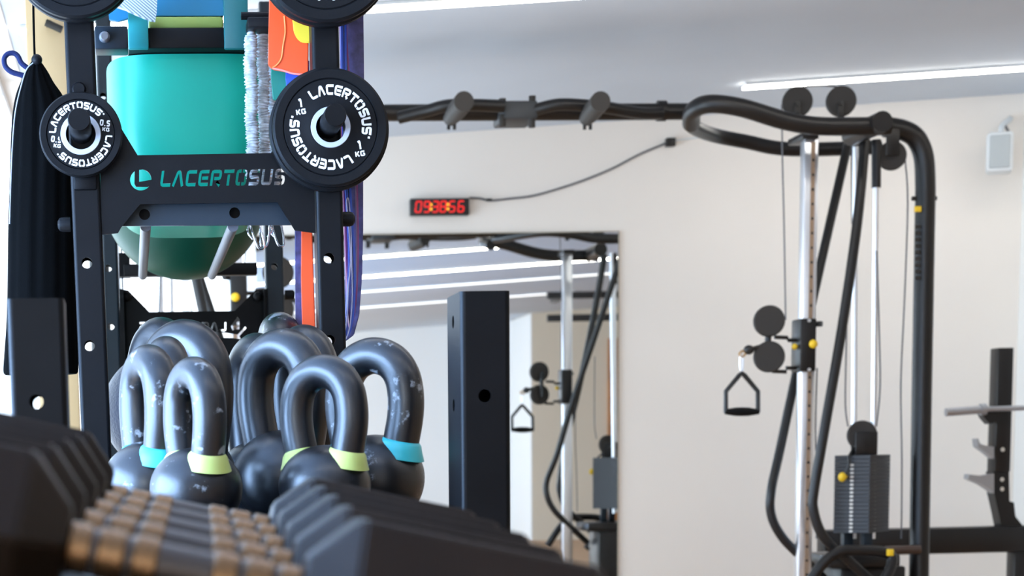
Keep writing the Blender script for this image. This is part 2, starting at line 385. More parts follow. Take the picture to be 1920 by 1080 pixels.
# mirror
mx0, mx1 = XW+.004, at(1159.5, 440, WY-.012).x; mz = at(900, 438, WY-.012).z
mr = empty('wall_mirror', ((mx0+mx1)/2, WY, .1), 'large frameless mirror on the white wall below the red clock', 'mirror')
B().box((mx0, WY-.012, .1), (mx1, WY-.0005, mz)).done('mirror_glass', 'mirror', mr)
b = B(); b.box((mx1, WY-.013, .1), (mx1+.004, WY-.0005, mz+.004)); b.box((mx0, WY-.013, mz), (mx1, WY-.0005, mz+.004))
b.done('edge_trim', mat('mirror_edge', (.35, .31, .24), .5), mr)
# ceiling light strips
def strip(Y, x0, x1, label, wd=.042, m='strip'):
    e = empty('ceiling_light', ((x0+x1)/2, Y, ceil_z((x0+x1)/2)), label, 'light', 'light strips across the ceiling')
    def sl(bb, z0, z1, w):
        bb.poly([(x0, Y-w, ceil_z(x0)-z0), (x1, Y-w, ceil_z(x1)-z0), (x1, Y-w, ceil_z(x1)-z1), (x0, Y-w, ceil_z(x0)-z1)], (0, 2*w, 0))
    b = B(); sl(b, .001, .012, wd/2+.006); b.done('housing', 'plastic_white', e)
    b = B(); sl(b, .0125, .022, wd/2); b.done('diffuser', m, e)
strip(8.3, at(1395, 188, 8.3).x, 8.0, 'white light strip on the ceiling behind the twin pulleys of the cable machine')
strip(6.36, -.3, 8.0, 'long white light strip crossing the ceiling at the top edge of the photo')
strip(3.56, -.3, 2.70, 'light strip mirrored just under the black beam, ending short of the chrome post')
strip(1.88, -.3, 6, 'light strip mirrored as the second line down in the mirror')
strip(.30, -.3, 6, 'light strip mirrored as the third line down in the mirror', m='strip_faint_reflect')
strip(-1.74, -.3, 4.4, 'light strip mirrored as the lowest line in the mirror', m='strip_faint_reflect')
# ================================================================== FAR WALL FITTINGS
# red digital clock
CY = WY-.045; c0, c1 = at(770, 404, CY), at(880, 371, CY)
ck = empty('digital_clock', ((c0.x+c1.x)/2, WY, c0.z), 'black wall clock with red digits reading 09:38:56 above the mirror', 'clock')
B().box((c0.x, CY, c0.z), (c1.x, WY-.001, c1.z), .004).done('housing', 'clock_black', ck)
SEG = {'0': 'abcdef', '9': 'abcdfg', '3': 'abcdg', '8': 'abcdefg', '5': 'acdfg', '6': 'acdefg'}
hh = (c1.z-c0.z)*.62; ww = hh*.52; zc = (c0.z+c1.z)/2; u = (c1.x-c0.x)/112; ox = c0.x
def seg_digit(ch, cx):
    on, t = B(), hh*.125; P = {'a': ((0, 1), (1, 1)), 'g': ((0, .5), (1, .5)), 'd': ((0, 0), (1, 0)), 'f': ((0, 1), (0, .5)), 'b': ((1, 1), (1, .5)), 'e': ((0, .5), (0, 0)), 'c': ((1, .5), (1, 0))}
    for k in SEG[ch]:
        (a, c), (d, e) = P[k]; p = Vector((cx+(a-.5)*ww+(c-.5)*hh*.12, CY-.002, zc+(c-.5)*hh)); q = Vector((cx+(d-.5)*ww+(e-.5)*hh*.12, CY-.002, zc+(e-.5)*hh))
        dv = (q-p).normalized(); n = Vector((-dv.z, 0, dv.x))*t/2; p += dv*t*.2; q -= dv*t*.2
        on.poly([p-n, q-n, q+n, p+n], (0, .0015, 0))
    on.done('digit', 'led_red', ck, smooth=None)
for ch, px_ in zip('093856', (15, 31, 47, 62, 79, 96)): seg_digit(ch, ox+px_*u)
for px_ in (39, 71):
    b = B()
    for dz in (.2, -.22): b.lathe([(0, 0), (hh*.13, 0), (hh*.13, .002), (0, .002)], (ox+px_*u, CY-.002, zc+dz*hh), (0, 1, 0), 16)
    b.done('colon', 'led_amber', ck)
pts = [at(x, y, WY-.008) for x, y in ((880, 371), (900, 372), (920, 376), (960, 372), (1000, 367), (1050, 353), (1100, 336), (1150, 315), (1200, 289), (1250, 268))]
B().tube(spline(pts, 5), .0045, 8).done('power_cord', 'cable', ck)
p = at(917, 375, WY-.012); B().box((p.x-.012, p.y-.008, p.z-.006), (p.x+.012, p.y+.008, p.z+.006), .002).done('cord_clip', 'clock_black', ck)
p = at(1257, 267, WY-.02); B().box((p.x-.02, p.y-.018, p.z-.018), (p.x+.02, WY-.001, p.z+.018), .003).done('plug', 'machine', ck)
B().tube([at(1264, 264, WY-.006), at(1330, 255, WY-.006)], .004, 8).done('cord_tail', 'plastic_white', ck)
# loudspeaker
p = at(1874, 285, 8.9); sp = empty('loudspeaker', (p.x, WY, p.z), 'small white loudspeaker on a wall bracket, top right corner', 'speaker')
q0, q1 = at(1852, 325, 8.9), at(1903, 250, 8.9); wq, hq = (q1.x-q0.x)*.47, (q1.z-q0.z)/2; pc = Vector((p.x, 8.9, (q0.z+q1.z)/2))
RZ = Matrix.Rotation(R(-22), 3, 'Z'); sf = lambda v: pc+RZ @ v
b = B(); b.box((-wq, -.07, -hq), (wq, .07, hq), .016); b.done('cabinet', 'plastic_white', sp, fn=sf)
B().box((-wq+.012, -.078, -hq+.014), (wq-.012, -.06, hq-.014), .006).done('grille', 'speaker_grille', sp, fn=sf)
B().tube(spline([(p.x+.02, 8.93, q1.z-.01), (p.x+.03, 8.95, q1.z+.04), at(1893, 225, 9.0), at(1893, 222, 9.07)], 5), .012).done('bracket', 'plastic_white', sp)
B().tube(spline([at(1893, 250, 8.92), at(1886, 238, 9.0), at(1885, 228, 9.07)], 5), .006).done('cord', 'cable', sp)
# ================================================================== CABLE MACHINE (functional trainer with two towers)
MY = 7.2; XM = at(970, 208, MY).x
tm = empty('cable_machine', (XM, MY, 0), 'black double cable machine with pull-up beam and chrome posts in front of the mirror', 'exercise machine')
ident = lambda v: v
flip = lambda v: Vector((2*XM-v.x, v.y, v.z))
def A(lst, n=7): return spline([at(*p) for p in lst], n)
def disc(b, c, r, t, axis=(0, 1, 0), seg=36):
    b.lathe([(0, -t), (r*.75, -t), (r*.93, -t), (r, -t*.55), (r*.9, 0), (r, t*.55), (r*.93, t), (r*.75, t), (0, t)], c, axis, seg); return b
def ray_disc(b, x, y, Y, rpx, t): return disc(b, at(x, y, Y), rpx*Y/3796, t, (.22, 1, 0))
def tower(fn, dz):
    up = Vector((0, 0, dz))
    # near and far top tubes making one closed loop
    B().tube(A([(1296, 232, 7.1), (1300, 208, 7.0), (1330, 195, 6.93), (1390, 202, 6.9), (1470, 226, 6.9), (1530, 236, 6.9), (1600, 237, 6.9), (1668, 236, 6.9)]), .031, 16).done('top_tube', 'machine', tm, fn=fn)
    B().tube(A([(1294, 222, 7.15), (1300, 238, 7.3), (1340, 254, 7.5), (1400, 266, 7.55), (1460, 278, 7.55), (1530, 280, 7.55), (1650, 276, 7.55)]), .026, 16).done('top_tube', 'machine', tm, fn=fn)
    a = at(1655, 228, 6.85); B().tube([a, a+Vector((0, .3, 0))], .036, 16).done('cross_tube', 'machine', tm, fn=fn)
    b = B(); b.tube(A([(1660, 238, 7.2), (1692, 244, 7.2), (1716, 258, 7.2), (1731, 290, 7.2), (1735, 340, 7.2), (1734, 420, 7.2), (1729, 700, 7.2)]) + [Vector((at(1727, 1000, 7.2).x, 7.2, .03))], .036, 18)
    b.done('upright', 'machine', tm, fn=fn)
    b = B(); c = at(1733, 372, 7.2); b.tube([c-Vector((.045, 0, 0)), c+Vector((.045, 0, 0))], .008); b.done('bolt', 'machine_plastic', tm, fn=fn)
    c = at(1721, 392, 7.165); B().box((c.x-.012, c.y-.004, c.z-.01), (c.x+.012, c.y+.008, c.z+.01), .002).done('sticker', 'yellow_knob', tm, fn=fn)
    # lettering down the upright
    b = B(); 
    for k in range(9):
        c = at(1721, 425+k*12, 7.164); b.box((c.x-.009, c.y, c.z-.007), (c.x+.009, c.y+.004, c.z+.006))
    if fn is ident: b.done('upright_marks', 'machine_plastic', tm, fn=fn)
    # chrome guide post with numbered hole strip
    ct = at(1513, 262, 7.08); x0, x1 = at(1500, 600, 7.08).x, at(1527, 600, 7.08).x
    B().box((x0, 7.06, .06), (x1, 7.11, ct.z), .006).done('guide_post', 'satin', tm, fn=fn)
    xm = x0+(x1-x0)*.60; B().box((xm-.008, 7.0585, .1), (xm+.007, 7.0605, ct.z-.01)).done('number_strip', mat('number_strip', (.30, .2, .13), .5), tm, fn=fn)
    b = B(); z = .15
    while z < ct.z-.05:
        b.lathe([(0, 0), (.005, 0), (.005, .0008), (0, .0008)], (xm, 7.0575, z), (0, 1, 0), 8); z += .05
    hs = b.done('guide_hole', 'clock_black', tm, fn=fn); hs['kind'] = 'stuff'
    a = at(1513, 262, 7.08); B().box((a.x-.03, 7.04, a.z-.003), (a.x+.03, 7.2, a.z+.02), .005).done('post_bracket', 'machine', tm, fn=fn)
    # slanting frame tubes
    B().tube(A([(1590, 268, 7.4), (1540, 490, 7.3), (1492, 705, 7.2), (1462, 845, 7.15), (1446, 920, 7.1), (1446, 965, 7.1), (1465, 1005, 7.1), (1500, 1042, 7.1), (1560, 1100, 7.1)]), .0165, 12).done('frame_tube', 'machine', tm, fn=fn)
    B().tube(A([(1622, 262, 7.1), (1607, 420, 7.05), (1578, 620, 7.0), (1545, 810, 6.95), (1527, 915, 6.95), (1525, 955, 6.95), (1543, 1005, 6.95), (1590, 1050, 6.95), (1650, 1105, 6.95)]), .0175, 12).done('frame_tube', 'machine', tm, fn=fn)
    B().tube(A([(1602, 268, 7.45), (1603, 420, 7.45)]), .013, 10).done('frame_tube', 'machine', tm, fn=fn)
    # weight stack guide rods
    for xa, xb, Y, s in ((1604, 1600, 7.22, 0), (1643, 1636, 7.12, 1)):
        B().tube([at(xa, 275, Y), at(xb, 1010, Y)], .0105, 12).done('guide_rod', 'satin', tm, fn=fn)
        if s: B().tube([at(xa, 262, Y), at(xa, 352, Y)], .0165, 12).done('rod_sleeve', 'machine', tm, fn=fn)
    # pulleys on top
    for x, y, r in ((1495, 191, 28), (1577, 190, 28)):
        ray_disc(B(), x, y, 7.2, r, .014).done('pulley', 'machine_plastic', tm, fn=fn)
        c = at(x, y+8, 7.17); B().box((c.x-.012, c.y-.004, c.z-.06), (c.x+.012, c.y+.004, c.z+.012), .002).done('pulley_bracket', 'machine', tm, fn=fn)
        c = at(x, y+4, 7.17); B().lathe([(0, -.012), (.008, -.012), (.008, .01), (0, .01)], c, (0, 1, 0), 12).done('axle', 'clock_black', tm, fn=fn)
    ray_disc(B(), 1672, 292, 7.2, 27, .014).done('pulley', 'machine_plastic', tm, fn=fn)
    c = at(1675, 262, 7.17); B().box((c.x-.026, c.y-.005, c.z-.055), (c.x+.022, c.y+.005, c.z+.04), .003).done('pulley_bracket', 'machine', tm, fn=fn)
    # cables
    cab = lambda l: B().tube(A(l, 4), .0028, 6).done('cable', 'cable', tm, fn=fn)
    cab([(1502, 164, 7.2), (1520, 161, 7.2), (1550, 161, 7.2), (1570, 163, 7.2)])
    cb = [at(1466, 196, 7.2), at(1467, 300, 7.2), at(1470, 420, 7.2), at(1473, 600, 7.2)+up]; B().tube(spline(cb, 4), .0028, 6).done('cable', 'cable', tm, fn=fn)
    cab([(1697, 300, 7.2), (1702, 380, 7.2), (1696, 560, 7.2), (1689, 720, 7.2), (1691, 860, 7.2), (1690, 1010, 7.2)])
    cab([(1589, 560, 7.1), (1586, 680, 7.1), (1585, 760, 7.1), (1590, 800, 7.1)]); cab([(1644, 470, 7.1), (1649, 640, 7.1), (1650, 730, 7.1), (1643, 800, 7.1)])
    cab([(1532, 690, 7.1), (1529, 800, 7.1), (1531, 900, 7.1), (1531, 1010, 7.1)])
    # sliding carriage
    p, q = at(1497, 697, 7.05)+up, at(1529, 597, 7.05)+up
    B().box((p.x, 7.035, p.z), (q.x, 7.135, q.z), .006).done('carriage', 'machine', tm, fn=fn)
    for y in (602, 669):
        c = at(1442, y, 7.05)+up; disc(B(), c, 29.5*7.05/3796, .015, (.22, 1, 0)).done('pulley', 'machine_plastic', tm, fn=fn)
    b = B(); g = lambda x, y, Y=7.08: at(x, y, Y)+up
    b.tube([g(1452, 632), g(1476, 633), g(1478, 638), g(1500, 638)], .007, 8); b.tube([g(1448, 696), g(1474, 697), g(1474, 690), g(1500, 690)], .007, 8); b.tube([g(1440, 640), g(1442, 605)], .012, 8); b.tube([g(1440, 640), g(1442, 675)], .012, 8)
    b.done('pulley_arm', 'machine', tm, fn=fn)
    c = at(1525, 645, 7.02)+up; B().ell(c, .0155, .012, .0155, nu=20, nv=12).done('pull_pin', 'yellow_knob', tm, fn=fn)
    c = at(1490, 650, 7.06)+up; B().ell(c, .011, .011, .011, nu=16, nv=10).done('pull_pin', 'yellow_knob', tm, fn=fn)
    B().tube([g(1526, 608, 7.06), g(1541, 607, 7.04)], .010, 10).done('pin_handle', 'machine', tm, fn=fn)
    for y in (601, 693):
        c = at(1517, y, 7.034)+up; B().lathe([(0, -.004), (.006, -.004), (.006, .002), (0, .002)], c, (0, 1, 0), 10).done('bolt', 'satin', tm, fn=fn)
    c = at(1404, 656, 7.05)+up; B().ell(c, .019, .017, .017, nu=20, nv=12).done('cable_stop', 'clock_black', tm, fn=fn)
    B().tube([g(1404, 656, 7.05), g(1425, 650, 7.05)], .008, 8).done('cable_stop_neck', 'clock_black', tm, fn=fn)
    # weight stack: 20 plates turned towards the room
    ph = R(40); w, d = .132, .212; C = at(1632, 853, 7.06); z1 = C.z; z0 = at(1632, 1000, 7.06).z; n = 20; hgt = (z1-z0)/n
    av, bv = Vector((-math.cos(ph), math.sin(ph), 0)), Vector((math.sin(ph), math.cos(ph), 0)); C0 = Vector((C.x, C.y, 0))
    cc = C0+av*w/2+bv*d/2; rot = Matrix((av, bv, Vector((0, 0, 1)))).transposed()
    if rot.determinant() < 0: rot = Matrix((-av, bv, Vector((0, 0, 1)))).transposed()
    for k in range(n):
        zc_ = z1-(k+.5)*hgt
        B().box(cc+Vector((-w/2, -d/2, zc_-hgt*.485)), cc+Vector((w/2, d/2, zc_+hgt*.485)), .0015, rot).done('stack_plate', 'stack', tm, fn=fn, smooth=None)
    fc = lambda s: C0+av*w*s-bv*.001
    b = B()
    for k in range(2, n):
        c = fc(.50)+Vector((0, 0, z1-(k+.5)*hgt)); b.box(c-Vector((.006, .0015, .004)), c+Vector((.006, .0015, .004)), 0, rot)
    b.done('weight_numbers', 'print', tm, fn=fn)
    c = fc(.66)+Vector((0, 0, z1-5.5*hgt)); 
    B().tube([c+bv*.01, c-bv*.035], .006, 10).ell(c-bv*.04, .015, .012, .017, nu=16, nv=10).done('selector_pin', 'yellow_knob', tm, fn=fn)
    B().tube(spline([cc+Vector((-.02, -.03, z1+.06)), fc(.55)+Vector((0, 0, z1))-bv*.01, fc(.55)+Vector((0, 0, z1-.035))-bv*.015, c-bv*.02], 5), .005, 8).done('pin_lanyard', 'clock_black', tm, fn=fn)
    t = at(1616, 816, 7.12); disc(B(), t, 28*7.12/3796, .016, (.22, 1, 0)).done('pulley', 'machine_plastic', tm, fn=fn)
    for s in (-1, 1):
        b = B(); b.box((t.x+.004-.036, t.y-.026 if s < 0 else t.y+.018, z1), (t.x+.05, t.y-.018 if s < 0 else t.y+.026, t.z+.012), .003); b.done('stack_bracket', 'machine', tm, fn=fn)
    # base: feet under the stack, bent tubes, floor legs
    for s in (.2, .75):
        c = C0+av*w*s+bv*.05; B().box((c.x-.018, c.y-.018, z0-.075), (c.x+.018, c.y+.018, z0+.002), .003).done('stack_foot', 'coat_lit', tm, fn=fn)
    p, q = at(1556, 1034, 7.0), at(1690, 1016, 7.0); B().box((p.x, 7.0, z0-.12), (q.x, 7.3, z0-.073), .01).done('base_plate', 'machine', tm, fn=fn)
    B().tube(A([(1500, 1120, 6.9), (1540, 1060, 6.9), (1572, 1035, 6.9), (1600, 1032, 6.9), (1650, 1034, 6.9), (1672, 1045, 6.9), (1665, 1075, 6.88), (1630, 1130, 6.85)]), .019, 12).done('base_tube', 'machine', tm, fn=fn)
    c = at(1669, 1036, 6.86); B().box(c-Vector((.012, .006, .012)), c+Vector((.012, .006, .012)), .003).done('sticker', 'yellow_knob', tm, fn=fn)
    p, q = at(1652, 1040, 7.0), at(1712, 1026, 7.0); B().tube([at(1660, 1032, 7.1), at(1725, 1030, 7.1)], .016, 12).done('base_tube', mat('brown_tube', (.06, .035, .025), .4), tm, fn=fn)
    xa, xb = at(1500, 1000, 7.1).x, at(1727, 1000, 7.2).x
    B().box((xa-.05, 7.03, 0), (xb+.05, 7.3, .06), .01).done('floor_beam', 'machine', tm, fn=fn)
    B().box((cc.x-.12, 7.05, .06), (cc.x+.12, 7.3, z0-.12), .01).done('stack_pedestal', 'machine', tm, fn=fn)
    B().box((xb-.06, 6.7, 0), (xb, 7.8, .06), .01).done('floor_beam', 'machine', tm, fn=fn)
tower(ident, 0.0); tower(flip, .19)
# pull-up beam between the towers
B().tube([at(640, 212, MY), at(1300, 209, MY)], .029, 16).done('beam', 'machine', tm)
ca, cb_ = at(1232, 208, MY), at(1248, 208, MY); B().tube([ca, cb_], .036, 16).done('beam_collar', 'machine', tm); B().tube([flip(ca), flip(cb_)], .036, 16).done('beam_collar', 'machine', tm)
for xs in ([(748, 221, 7.12), (800, 208, 7.08), (850, 197, 7.04), (945, 199, 7.04)], [(1002, 206, 7.08), (1050, 196, 7.04), (1110, 199, 7.04), (1145, 203, 7.06), (1200, 212, 7.12), (1240, 212, 7.15)]):
    B().tube(A(xs), .021, 14).done('curved_grip', 'machine', tm)
p, q = at(941, 226, 7.1), at(1004, 192, 7.1); B().box((p.x, 7.06, p.z), (q.x, 7.27, q.z), .006).done('centre_clamp', mat('clamp_grey', (.035, .04, .045), .5), tm)
for x, y in ((942, 196), (942, 226), (998, 191), (997, 228)):
    c = at(x, y, 7.075); B().lathe([(0, -.02), (.012, -.02), (.012, .02), (0, .02)], c, (0, 0, 1), 12).done('bolt', 'machine_plastic', tm)
for xa, xb in ((845, 870), (1100, 1126)):
    B().tube([at(xa, 222, 7.12), at(xa, 222, 7.12).lerp(at(xb, 190, 6.82), .45), at(xb, 190, 6.82)], [.026, .0335, .0335], 18).done('handle_grip', 'machine_plastic', tm)
    for d in (-4, 7):
        B().tube([at(xa+d, 224, 7.12), at(xa+d, 243, 7.12)], .006, 8).done('bolt', 'machine_plastic', tm)
# hanging stirrup handles
def stirrup(fn, dz, label):
    up = Vector((0, 0, dz)); g = lambda x, y, Y=7.05: at(x, y, Y)+up
    e = empty('stirrup_attachment', fn(g(1391, 697)), label, 'gym attachment', 'stirrups of the cable machine')
    pts = [g(1361, 773), g(1361, 734), g(1386, 704), g(1391, 700), g(1396, 704), g(1421, 734), g(1421, 773)]
    B().tube(pts, .0085, 8).done('stirrup_frame', 'clock_black', e, fn=fn)
    a, c = g(1359, 772), g(1423, 772); B().tube([a.lerp(c, t) for t in (0, .1, .3, .5, .7, .9, 1)], [.009, .011, .015, .016, .015, .011, .009], 14).done('grip', 'rubber', e, fn=fn)
    B().tube(spline([g(1390, 664), g(1393, 672), g(1393, 688), g(1391, 697), g(1388, 688), g(1388, 672)], 4, True), .0035, 8, closed=True).done('carabiner', 'satin', e, fn=fn)
    B().tube(spline([g(1386, 664), g(1392, 658), g(1398, 662), g(1392, 669)], 4, True), .004, 8, closed=True).done('swivel', mat('brass', (.6, .4, .2), .3, metal=.8), e, fn=fn)
stirrup(ident, 0, 'black stirrup handle hanging left of the chrome post by a carabiner')
# ================================================================== SQUAT STAND far right with barbell
SY = 8.1
ss = empty('squat_stand', (at(1880, 900, SY).x, SY, 0), 'black squat stand with grey hooks and a thick beam by the right wall', 'rack')
x0, x1 = at(1863, 700, SY).x, at(1892, 700, SY).x
B().box((x0, SY-.04, at(1870, 885, SY).z), (x1, SY+.04, at(1870, 653, SY).z), .004).done('upright', 'machine', ss)
B().poly([at(x, y, SY-.035) for x, y in ((1862, 884), (1892, 884), (1893, 940), (1901, 942), (1904, 968), (1925, 995), (1880, 1000), (1872, 960), (1864, 925))], (0, .07, 0)).done('curved_leg', 'machine', ss)
p, q = at(1537, 1037, SY), at(1985, 985, SY)
B().box((p.x, SY-.05, at(1700, 1039, SY).z), (q.x, SY+.05, at(1700, 990, SY).z), .014).done('cross_beam', 'machine', ss)
for xx in (1895, 1560):
    a = at(xx, 1038, SY); c = at(xx+40, 1038, SY); B().box((a.x, SY-.04, 0), (c.x, SY+.04, a.z+.01), .004).done('leg', 'machine', ss)
hk = lambda pts, n: B().poly([at(x, y, SY-.06) for x, y in pts], (0, .05, 0)).done(n, 'steel', ss)
hk([(1864, 838), (1846, 835), (1838, 832), (1834, 822), (1832, 823), (1834, 838), (1846, 846), (1864, 860)], 'bar_hook')
hk([(1864, 888), (1840, 892), (1817, 889), (1816, 898), (1840, 908), (1856, 918), (1864, 925)], 'bar_hook')
B().poly([at(x, y, SY-.06) for x, y in ((1838, 768), (1846, 757), (1853, 762), (1862, 768), (1890, 768), (1890, 785), (1856, 795), (1846, 784))], (0, .05, 0)).done('bar_hook', 'machine', ss)
for x, y in ((1879, 843), (1878, 899), (1878, 917), (1908, 1015)):
    B().lathe([(0, -.006), (.009, -.006), (.009, .006), (0, .006)], at(x, y, SY-.043), (0, 1, 0), 12).done('bolt', 'chrome', ss)
bb = empty('barbell', at(1850, 765, SY-.04), 'silver barbell resting in the top hook of the squat stand', 'barbell')
B().tube([at(1773, 773, SY-.09), at(1838, 768, SY-.09)], .017, 14).done('sleeve', 'steel', bb)
B().tube([at(1838, 768, SY-.09), at(1848, 767, SY-.09)], .024, 14).done('collar', 'steel', bb)
B().tube([at(1848, 767, SY-.09), at(1990, 763, SY-.09)], .011, 12).done('bar', 'steel', bb)
pr = empty('pull_up_rig', (4.3, .1, 0), 'black pull-up rig seen only in the mirror, behind the mirrored cable machine', 'rack')
for x in (3.92, 5.1): B().box((x-.04, .06, 0), (x+.04, .14, 2.46), .005).done('upright', 'machine', pr)
for z in (2.40, 2.20): B().box((3.75, .07, z-.03), (5.3, .13, z+.03), .005).done('cross_bar', 'machine', pr)
B().box((3.88, -.4, 2.37), (3.94, .06, 2.43), .005).done('side_arm', 'machine', pr)
# ================================================================== STORAGE RACK (end frame with plates, logo panel, rear frame)
Y0, Y1 = 3.5, 5.04
rk = empty('storage_rack', (at(390, 500, Y0).x, (Y0+Y1)/2, 0), 'tall black gym storage rack with cut-out name panel and plate pegs', 'rack')
def rpost(xt, xb, wpx, Y, holes, m):
    """xt / xb: left edge of the front face at y=60 and y=600"""
    a, c = at(xt, 60, Y), at(xb, 600, Y); lean = (c.x-a.x)/(a.z-c.z); w = wpx*Y/3796; z1 = 2.1
    xz1 = a.x-(z1-a.z)*lean
    fh = []
    for hx, hy in holes:
        h = at(hx, hy, Y); fh.append((h.x-(z1-h.z)*lean, h.z))
    post('upright', xz1, xz1+w, Y, Y+.055, 0, z1, m, rk, fh, lean=lean, hr=.0092 if Y < 4 else .0085)
rpost(120.5, 143.5, 54, Y0, [(163, 493), (168, 648)], 'coat')
rpost(584.5, 598, 50.5, Y0, [(617, 484), (618.5, 638), (620, 790)], 'coat')
rpost(179, 196, 28, Y1, [(193, 180), (203, 503), (208, 612), (198, 288)], 'coat_lit')
rpost(487, 500, 34, Y1, [(515, 500), (518, 610)], 'coat_lit')
# logo panel: real cut-outs
P2 = lambda x, y, Y: (at(x, y, Y).x, at(x, y, Y).z)
YP = Y0+.004
outer = [P2(x, y, YP) for x, y in ((186, 215), (212, 215), (258, 291), (508, 287), (556, 205), (586, 205), (592, 437), (553, 432), (520, 379), (263, 383), (228, 425), (221, 437), (190, 440))]
def cut_text(s, x0, x1, yb, yt, Y, slope=0.0, w=.19, mirror=False, gap=.24):
    st, tot = text_strips(s, w, gap); hs = []
    for l, r in st:
        lp = []
        for p in l+r[::-1]:
            t = p.x/tot; t = 1-t if mirror else t
            lp.append(P2(x0+(x1-x0)*t+(p.y-.5)*(4 if not mirror else 0), yb+(yt-yb)*p.y+slope*(x1-x0)*t, Y))
        hs.append(lp)
    return hs
holes = cut_text('LACERTOSUS', 302, 534, 350, 320, YP, -.016, .23)
cx, cy, r = 264, 337, 20
holes.append([P2(261, 318, YP)]+[P2(cx+r*math.cos(R(a)), cy-r*math.sin(R(a)), YP) for a in range(80, -8, -8)]+[P2(261, 341, YP)])
holes.append([P2(cx+r*math.cos(R(a)), cy-r*math.sin(R(a)), YP) for a in range(125, 330, 9)]+[P2(277, 350, YP), P2(255, 350, YP), P2(252, 345, YP)])
me = plate2d(outer, holes, .004); me.transform(Matrix.Translation((0, YP, 0)))
link('name_panel', me, 'coat', rk, None)
# folded stiffener bar under the panel, with two drilled holes
YB = Y0+.03
me = plate2d([P2(x, y, YB) for x, y in ((262, 378), (520, 374), (540, 408), (553, 422), (228, 424))], [circ(*P2(271, 402, YB), .0095), circ(*P2(440, 399, YB), .0095)], .004); me.transform(Matrix.Translation((0, YB, 0)))
link('stiffener', me, 'coat_lit', rk, None)
p, q = at(235, 424, YB+.03), at(545, 378, YB+.03); B().box((p.x, YB+.028, p.z), (q.x, YB+.034, q.z)).done('stiffener_back', 'coat', rk)
# ball rails receding between the frames
rails = []
for x in (273, 437):
    a = at(x, 424, Y0+.06); B().tube([a, a+Vector((0, .93, 0)), a+Vector((0, .94, 0))], [.0095, .0095, .006], 14).done('ball_rail', 'rail', rk); rails.append(a)
# rear frame: bar, panel with the name seen from behind
p, q = at(232, 518, Y1-.06), at(482, 492, Y1-.06); B().box((p.x, Y1-.06, p.z), (q.x, Y1-.02, q.z), .003).done('rear_bar', 'coat', rk)
a = at(232, 522, Y1); c = at(243, 478, Y1); B().box((a.x-.01, Y1-.05, a.z), (c.x, Y1, c.z)).done('bar_bracket', 'coat', rk)
o2 = [P2(x, y, Y1) for x, y in ((224, 541), (241, 545), (280, 585), (440, 583), (478, 545), (502, 541), (502, 745), (224, 745))]
h2 = cut_text('LACERTOSUS', 262, 424, 621, 604, Y1, 0, .22, True)
h2.append([P2(x, y, Y1) for x, y in ((433, 612), (445, 594), (449, 600), (449, 617), (436, 619))])
h2.append([P2(x, y, Y1) for x, y in ((446, 627), (460, 612), (462, 615), (449, 630))])
me = plate2d(o2, h2, .004); me.transform(Matrix.Translation((0, Y1, 0))); link('name_panel', me, 'coat', rk, None)
# vertical slit flange beside the rear right post and left post
for x in (228, 493):
    a, c = at(x, 430 if x < 300 else 545, Y1), at(x+6, 700, Y1); B().box((a.x, Y1-.03, .3), (c.x, Y1, a.z)).done('flange', 'coat', rk)
# shelves
def shelf(ytop, ybot, Y, ye, name='shelf', m='coat', x0=190, x1=588):
    p, q = at(x0, ybot, Y), at(x1, ytop, Y); B().box((at(x0, ybot, Y0).x, Y, p.z), (at(x1, ybot, Y0).x, ye, q.z), .002).done(name, m, rk)
p, q = at(240, 91, 3.75), at(462, 51, 3.75); SHZ = q.z; B().box((p.x, 3.75, p.z), (q.x, Y1, q.z), .003).done('shelf', 'coat', rk)
a, c = at(178, 92, 3.62), at(239, 48, 3.62); B().box((a.x, 3.62, a.z), (c.x, 3.68, c.z), .003).done('shelf_bracket', 'coat_lit', rk)
p, q = at(462, 60, 3.66), at(590, 40, 3.66); B().box((p.x, 3.62, p.z), (q.x, 3.68, q.z), .003).done('shelf_bracket', 'coat', rk)
p = at(300, 884, 4.0); LZ = p.z; B().box((at(198, 800, Y0).x, Y0+.42, LZ-.02), (at(598, 800, Y0).x, Y1, LZ), .003).done('shelf', 'coat', rk)
for x, y, r_, nm in ((148, 168, .0125, 'bolt'),):
    c = at(x, y, Y0); B().lathe([(0, -.008), (r_*.75, -.008), (r_, 0), (r_, .003), (0, .003)], c, (0, 1, 0), 20).done(nm, 'coat', rk)
p, q = at(138, 357, Y0), at(181, 320, Y0); B().box((p.x, Y0-.006, p.z), (q.x, Y0+.01, q.z), .004).done('peg_bracket', 'coat', rk)
c = at(196, 70, 3.62); B().lathe([(0, -.011), (.006, -.011), (.0095, -.004), (.0095, .002), (0, .002)], c, (0, 1, 0), 16).done('bolt', 'steel', rk)
for x, y, sgn in ((132, 421, -1), (642, 411, 1)):
    c = at(x, y, Y0+.028); B().tube([c, c+Vector((sgn*.013, 0, 0)), c+Vector((sgn*.018, 0, 0)), c+Vector((sgn*.0215, 0, 0))], [.0125, .0125, .011, .006], 18).done('end_stop', 'rubber', rk)
c = at(534, 553, Y1+.02); B().tube([c, c+Vector((.02, 0, 0)), c+Vector((.024, 0, 0))], [.012, .012, .009], 16).done('end_stop', 'rubber', rk)
for x in (238, 484): B().ell(at(x, 556, Y1-.006), .012, .01, .012, nu=16, nv=10).done('end_stop', 'rubber', rk)
